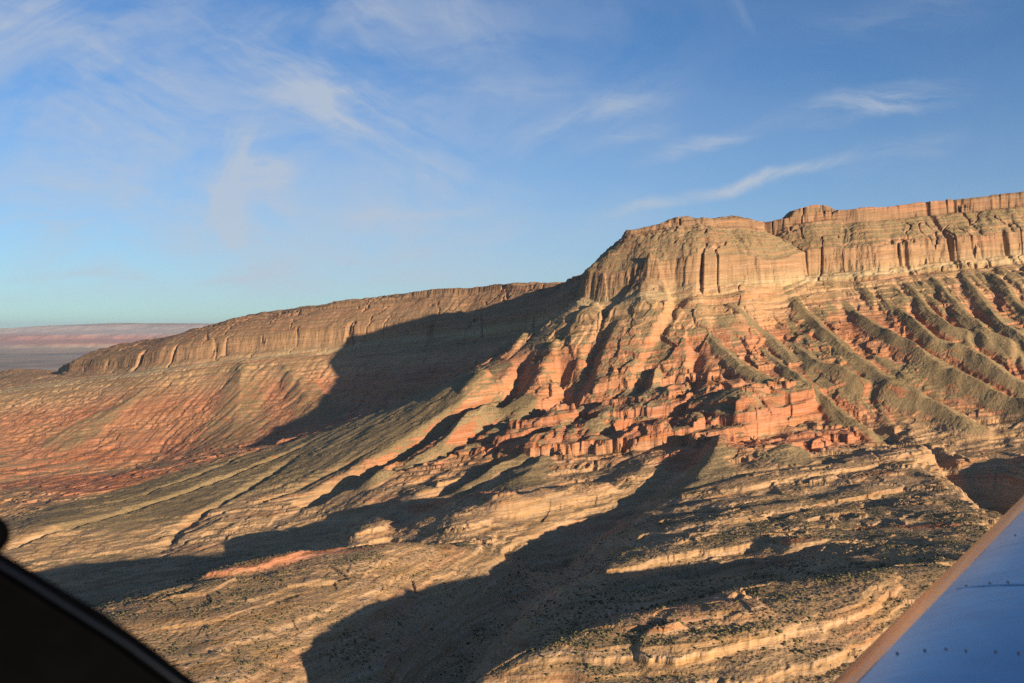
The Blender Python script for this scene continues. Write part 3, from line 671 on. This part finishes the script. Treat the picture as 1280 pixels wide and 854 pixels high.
sn_ = M.noise(M.n('ShaderNodeNewGeometry').outputs['Position'], 0.11, 3, 0.6)
M.n('ShaderNodeOutputMaterial', {'Surface': M.n('ShaderNodeBsdfPrincipled', {'Base Color': M.ramp(sn_, [(0.35, (.070, .066, .032)), (0.55, (.110, .096, .048)), (0.70, (.165, .130, .070))]), 'Roughness': 1.0, 'Specular IOR Level': 0.1}).outputs[0]})
link('desert_scrub', me, sm_, kind='stuff', label='low olive desert scrub dotting the rocky slopes', cat='scrub')
print('scrub', n, round(time.time() - T0, 1))

# ------------------------------------------------------------------ the small airplane the photo is taken from: wing and window frame
plane = bpy.data.objects.new('airplane', None); col.objects.link(plane)
plane['label'] = 'small airplane shown by its polished metal wing and black cockpit window frame'; plane['category'] = 'airplane'
A = Vector(P(1050, 854, 1.97)); B = Vector(P(1280, 625, 3.6))
e1 = (B - A).normalized(); e2 = Vector((e1.y, -e1.x, -0.035)).normalized(); e3 = e1.cross(e2); e3 = e3 if e3.z > 0 else -e3
CH, TH = 1.55, 0.16
def foil(x, side):
    x = min(max(x, 0), 1)
    yt = 5 * TH * (0.2969 * math.sqrt(x) - 0.1260 * x - 0.3516 * x ** 2 + 0.2843 * x ** 3 - 0.1015 * x ** 4)
    camber = 0.02 / 0.16 * (0.8 * x - x * x) if x < 0.4 else 0.02 / 0.36 * (0.2 + 0.8 * x - x * x)
    return (camber + side * yt) * CH
def wing_pt(sp, x, side=1, lift=0.0):
    return A + e1 * sp + e2 * (x * CH) + e3 * (foil(x, side) + lift)
def wing_panel(name, prof, s0, s1, mat_, parent, ns=60, bulge=0.0009, lab=None):
    bm = bmesh.new(); rows = []
    for i in range(ns + 1):
        sp = s0 + (s1 - s0) * i / ns
        rows.append([bm.verts.new(wing_pt(sp, x, sd, bulge * math.sin(x * 38 + sp * 4.1) * math.sin(sp * 9.0))) for x, sd in prof])
    for a, b in zip(rows[:-1], rows[1:]):
        for k in range(len(prof) - 1): bm.faces.new((a[k], a[k + 1], b[k + 1], b[k])).smooth = True
    for end in (rows[0], rows[-1]):
        if len(prof) > 3 and prof[0] == prof[-1]: pass
    bmesh.ops.recalc_face_normals(bm, faces=bm.faces)
    me = bpy.data.meshes.new(name); bm.to_mesh(me); bm.free()
    return link(name, me, mat_, plane if parent is None else parent, label=lab)
al, M = new_mat('polished_aluminium')
ob = M.n('ShaderNodeTexCoord').outputs['Object']
brush = M.noise(M.mapv(ob, (3, 40, 3), (0, 0, 0.64)), 2.0, 4, 0.6)
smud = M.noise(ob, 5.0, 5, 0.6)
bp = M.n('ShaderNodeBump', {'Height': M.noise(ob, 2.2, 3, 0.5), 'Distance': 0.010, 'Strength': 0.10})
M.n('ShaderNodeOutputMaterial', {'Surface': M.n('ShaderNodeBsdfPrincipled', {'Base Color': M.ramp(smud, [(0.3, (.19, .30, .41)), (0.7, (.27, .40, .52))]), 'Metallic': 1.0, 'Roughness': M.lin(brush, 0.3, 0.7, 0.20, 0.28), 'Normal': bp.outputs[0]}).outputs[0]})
le, M = new_mat('reflection_tinted_edge_metal')
ob = M.n('ShaderNodeTexCoord').outputs['Object']
st_ = M.noise(M.mapv(ob, (30, 2, 30), (0, 0, 0.64)), 2.2, 6, 0.7)
M.n('ShaderNodeOutputMaterial', {'Surface': M.n('ShaderNodeBsdfPrincipled', {'Base Color': M.ramp(st_, [(0.3, (.44, .30, .22)), (0.7, (.66, .47, .36))]), 'Metallic': 1.0, 'Roughness': M.lin(st_, 0.3, 0.7, 0.12, 0.26)}).outputs[0]})  # scratch streaks in a brown that paints the desert's reflection into the metal
XS = [0.5 * (1 - math.cos(math.pi * k / 26)) for k in range(27)]
XLE = 0.036
XUP = 0.058
upper_p = [(x, 1) for x in [XUP] + [x for x in XS if x > XUP + 0.01]]
lower_p = [(x, -1) for x in [XLE] + [x for x in XS if x > XLE + 0.01]]
skin = wing_panel('wing', upper_p + lower_p[::-1], -2.2, 5.2, al, None, 80, lab='polished metal wing with rivet rows')
tvals = [-1 + 2 * k / 16 for k in range(17)]
nose = [((XUP if t >= 0 else XLE) * t * t, 1 if t >= 0 else -1) for t in tvals]
wing_panel('leading_edge', nose, -2.2, 5.2, le, skin, 80, 0.0, lab='metal leading edge strip tinted brown with the reflected desert')
# rivets: two rows along the chord, one along the span
rv, M = new_mat('rivet_metal')
M.n('ShaderNodeOutputMaterial', {'Surface': M.n('ShaderNodeBsdfPrincipled', {'Base Color': (.03, .035, .05), 'Metallic': 0.0, 'Roughness': 0.8, 'Specular IOR Level': 0.1}).outputs[0]})
bm = bmesh.new(); bmesh.ops.create_uvsphere(bm, u_segments=10, v_segments=6, radius=0.0030)
for q in bm.verts: q.co.z *= 0.45
rme = bpy.data.meshes.new('rivet'); bm.to_mesh(rme); bm.free(); rme.materials.append(rv)
for p_ in rme.polygons: p_.use_smooth = True
rrow = [(sp + 0.004 * ((k * 7) % 3 - 1), x0 + (k * 0.040 + 0.004 * ((k * 5) % 3)) / CH) for sp, x0, nn in ((0.47, 0.085, 30), (-0.03, 0.075, 30), (-0.27, 0.075, 18), (1.02, 0.09, 8)) for k in range(nn)]
for sp, x in rrow[:96]:
    o = bpy.data.objects.new('rivet', rme); col.objects.link(o); o.parent = skin
    nrm = (wing_pt(sp + 0.01, x) - wing_pt(sp, x)).cross(wing_pt(sp, x + 0.004) - wing_pt(sp, x)); nrm = nrm if nrm.z > 0 else -nrm
    o.location = wing_pt(sp, x, 1, 0.0006); o.rotation_euler = nrm.to_track_quat('Z', 'Y').to_euler()
# skin lap seams beside the rivet rows
for sp in (0.452,):
    bm = bmesh.new(); rows = []
    for k in range(50):
        x = 0.074 + k * 0.017
        rows.append([bm.verts.new(wing_pt(sp + a, x, 1, h)) for a, h in ((-0.0022, -0.0005), (-0.0018, 0.0011), (0.0018, 0.0011), (0.0022, -0.0005))])
    for a, b in zip(rows[:-1], rows[1:]):
        for j in range(3): bm.faces.new((a[j], a[j + 1], b[j + 1], b[j]))
    me = bpy.data.meshes.new('skin_seam'); bm.to_mesh(me); bm.free(); link('skin_seam', me, al, skin)
# window frame: a rounded black sill that runs down to the lower left
bk, M = new_mat('black_window_frame_plastic')
gr = M.noise(M.n('ShaderNodeTexCoord').outputs['Object'], 60.0, 3, 0.5)
M.n('ShaderNodeOutputMaterial', {'Surface': M.n('ShaderNodeBsdfPrincipled', {'Base Color': M.ramp(gr, [(0.3, (.0005, .0005, .0006)), (0.7, (.0010, .0010, .0012))]), 'Roughness': 0.6, 'Specular IOR Level': 0.02}).outputs[0]})
gy_, M = new_mat('grey_trim_metal')
M.n('ShaderNodeOutputMaterial', {'Surface': M.n('ShaderNodeBsdfPrincipled', {'Base Color': (.002, .0035, .0075), 'Metallic': 0.0, 'Specular IOR Level': 0.15, 'Roughness': 0.4}).outputs[0]})
edge = [(-170, 590), (-80, 645), (-30, 674), (0, 692), (31, 710), (62, 729), (125, 766), (187, 810), (244, 855), (320, 920), (420, 1010)]
def sweep(name, path, profile, mat_, parent, lab=None):
    bm = bmesh.new(); rows = []
    for p_ in path: rows.append([bm.verts.new(p_ + q) for q in profile])
    n_ = len(profile)
    for a, b in zip(rows[:-1], rows[1:]):
        for j in range(n_): bm.faces.new((a[j], a[(j + 1) % n_], b[(j + 1) % n_], b[j])).smooth = True
    bm.faces.new(rows[0]); bm.faces.new(rows[-1]); bmesh.ops.recalc_face_normals(bm, faces=bm.faces)
    me = bpy.data.meshes.new(name); bm.to_mesh(me); bm.free(); return link(name, me, mat_, parent, label=lab)
path = [Vector(P(px, py, 0.66)) for px, py in edge]
lip = [Vector((0.010 * math.cos(a) * 0.6 - 0.006, 0.012 * math.sin(a), 0.010 * math.cos(a) - 0.010)) for a in [math.radians(q) for q in range(-90, 91, 20)]]
prof_ = lip + [Vector((-0.03, 0.012, -0.10)), Vector((-0.12, 0.012, -0.42)), Vector((-0.16, -0.10, -0.42)), Vector((-0.06, -0.05, -0.10)), Vector((-0.02, -0.02, -0.035))]
frame = sweep('window_frame', path, prof_, bk, plane, 'black cockpit window frame')
tube = lambda r: [Vector((r * math.cos(a), r * 0.7 * math.sin(a), r * math.sin(a) * 0.8)) for a in [math.radians(q) for q in range(0, 360, 30)]]
sweep('trim_strip', [Vector(P(px, py, 0.625)) for px, py in [(-60, 668), (0, 706), (40, 730), (62, 744), (100, 768), (160, 806), (232, 860), (330, 945)]], tube(0.0013), gy_, frame)
bm = bmesh.new(); bmesh.ops.create_uvsphere(bm, u_segments=28, v_segments=18, radius=0.0115)
for q in bm.verts:
    q.co.z *= 1.12
me = bpy.data.meshes.new('latch_knob'); bm.to_mesh(me); bm.free()
for p_ in me.polygons: p_.use_smooth = True
kn = link('latch_knob', me, bk, frame, label='rounded black latch knob'); kn.location = P(-12, 668, 0.64); kn.rotation_euler = (0, math.radians(-20), 0)

# ------------------------------------------------------------------ the air
bm = bmesh.new(); bmesh.ops.create_cube(bm, size=1.0)
lo, hi = Vector((-96000, -6000, min(float(Z.min()), float(Z2.min()), float(Z3.min())) - 1.0)), Vector((96000, 97000, max(float(Z.max()), 560.0) + 25.0))
for q in bm.verts: q.co = Vector([lo[k] + (q.co[k] + 0.5) * (hi[k] - lo[k]) for k in range(3)])
me = bpy.data.meshes.new('haze'); bm.to_mesh(me); bm.free()
hm, M = new_mat('haze_air')
M.n('ShaderNodeOutputMaterial', {'Volume': M.n('ShaderNodeVolumePrincipled', {'Color': (.66, .80, 1.0), 'Density': 0.85e-5, 'Anisotropy': 0.2}).outputs[0]})
link('haze', me, hm, kind='stuff', label='thin pale blue haze in the desert air', cat='haze')
print('done', round(time.time() - T0, 1))
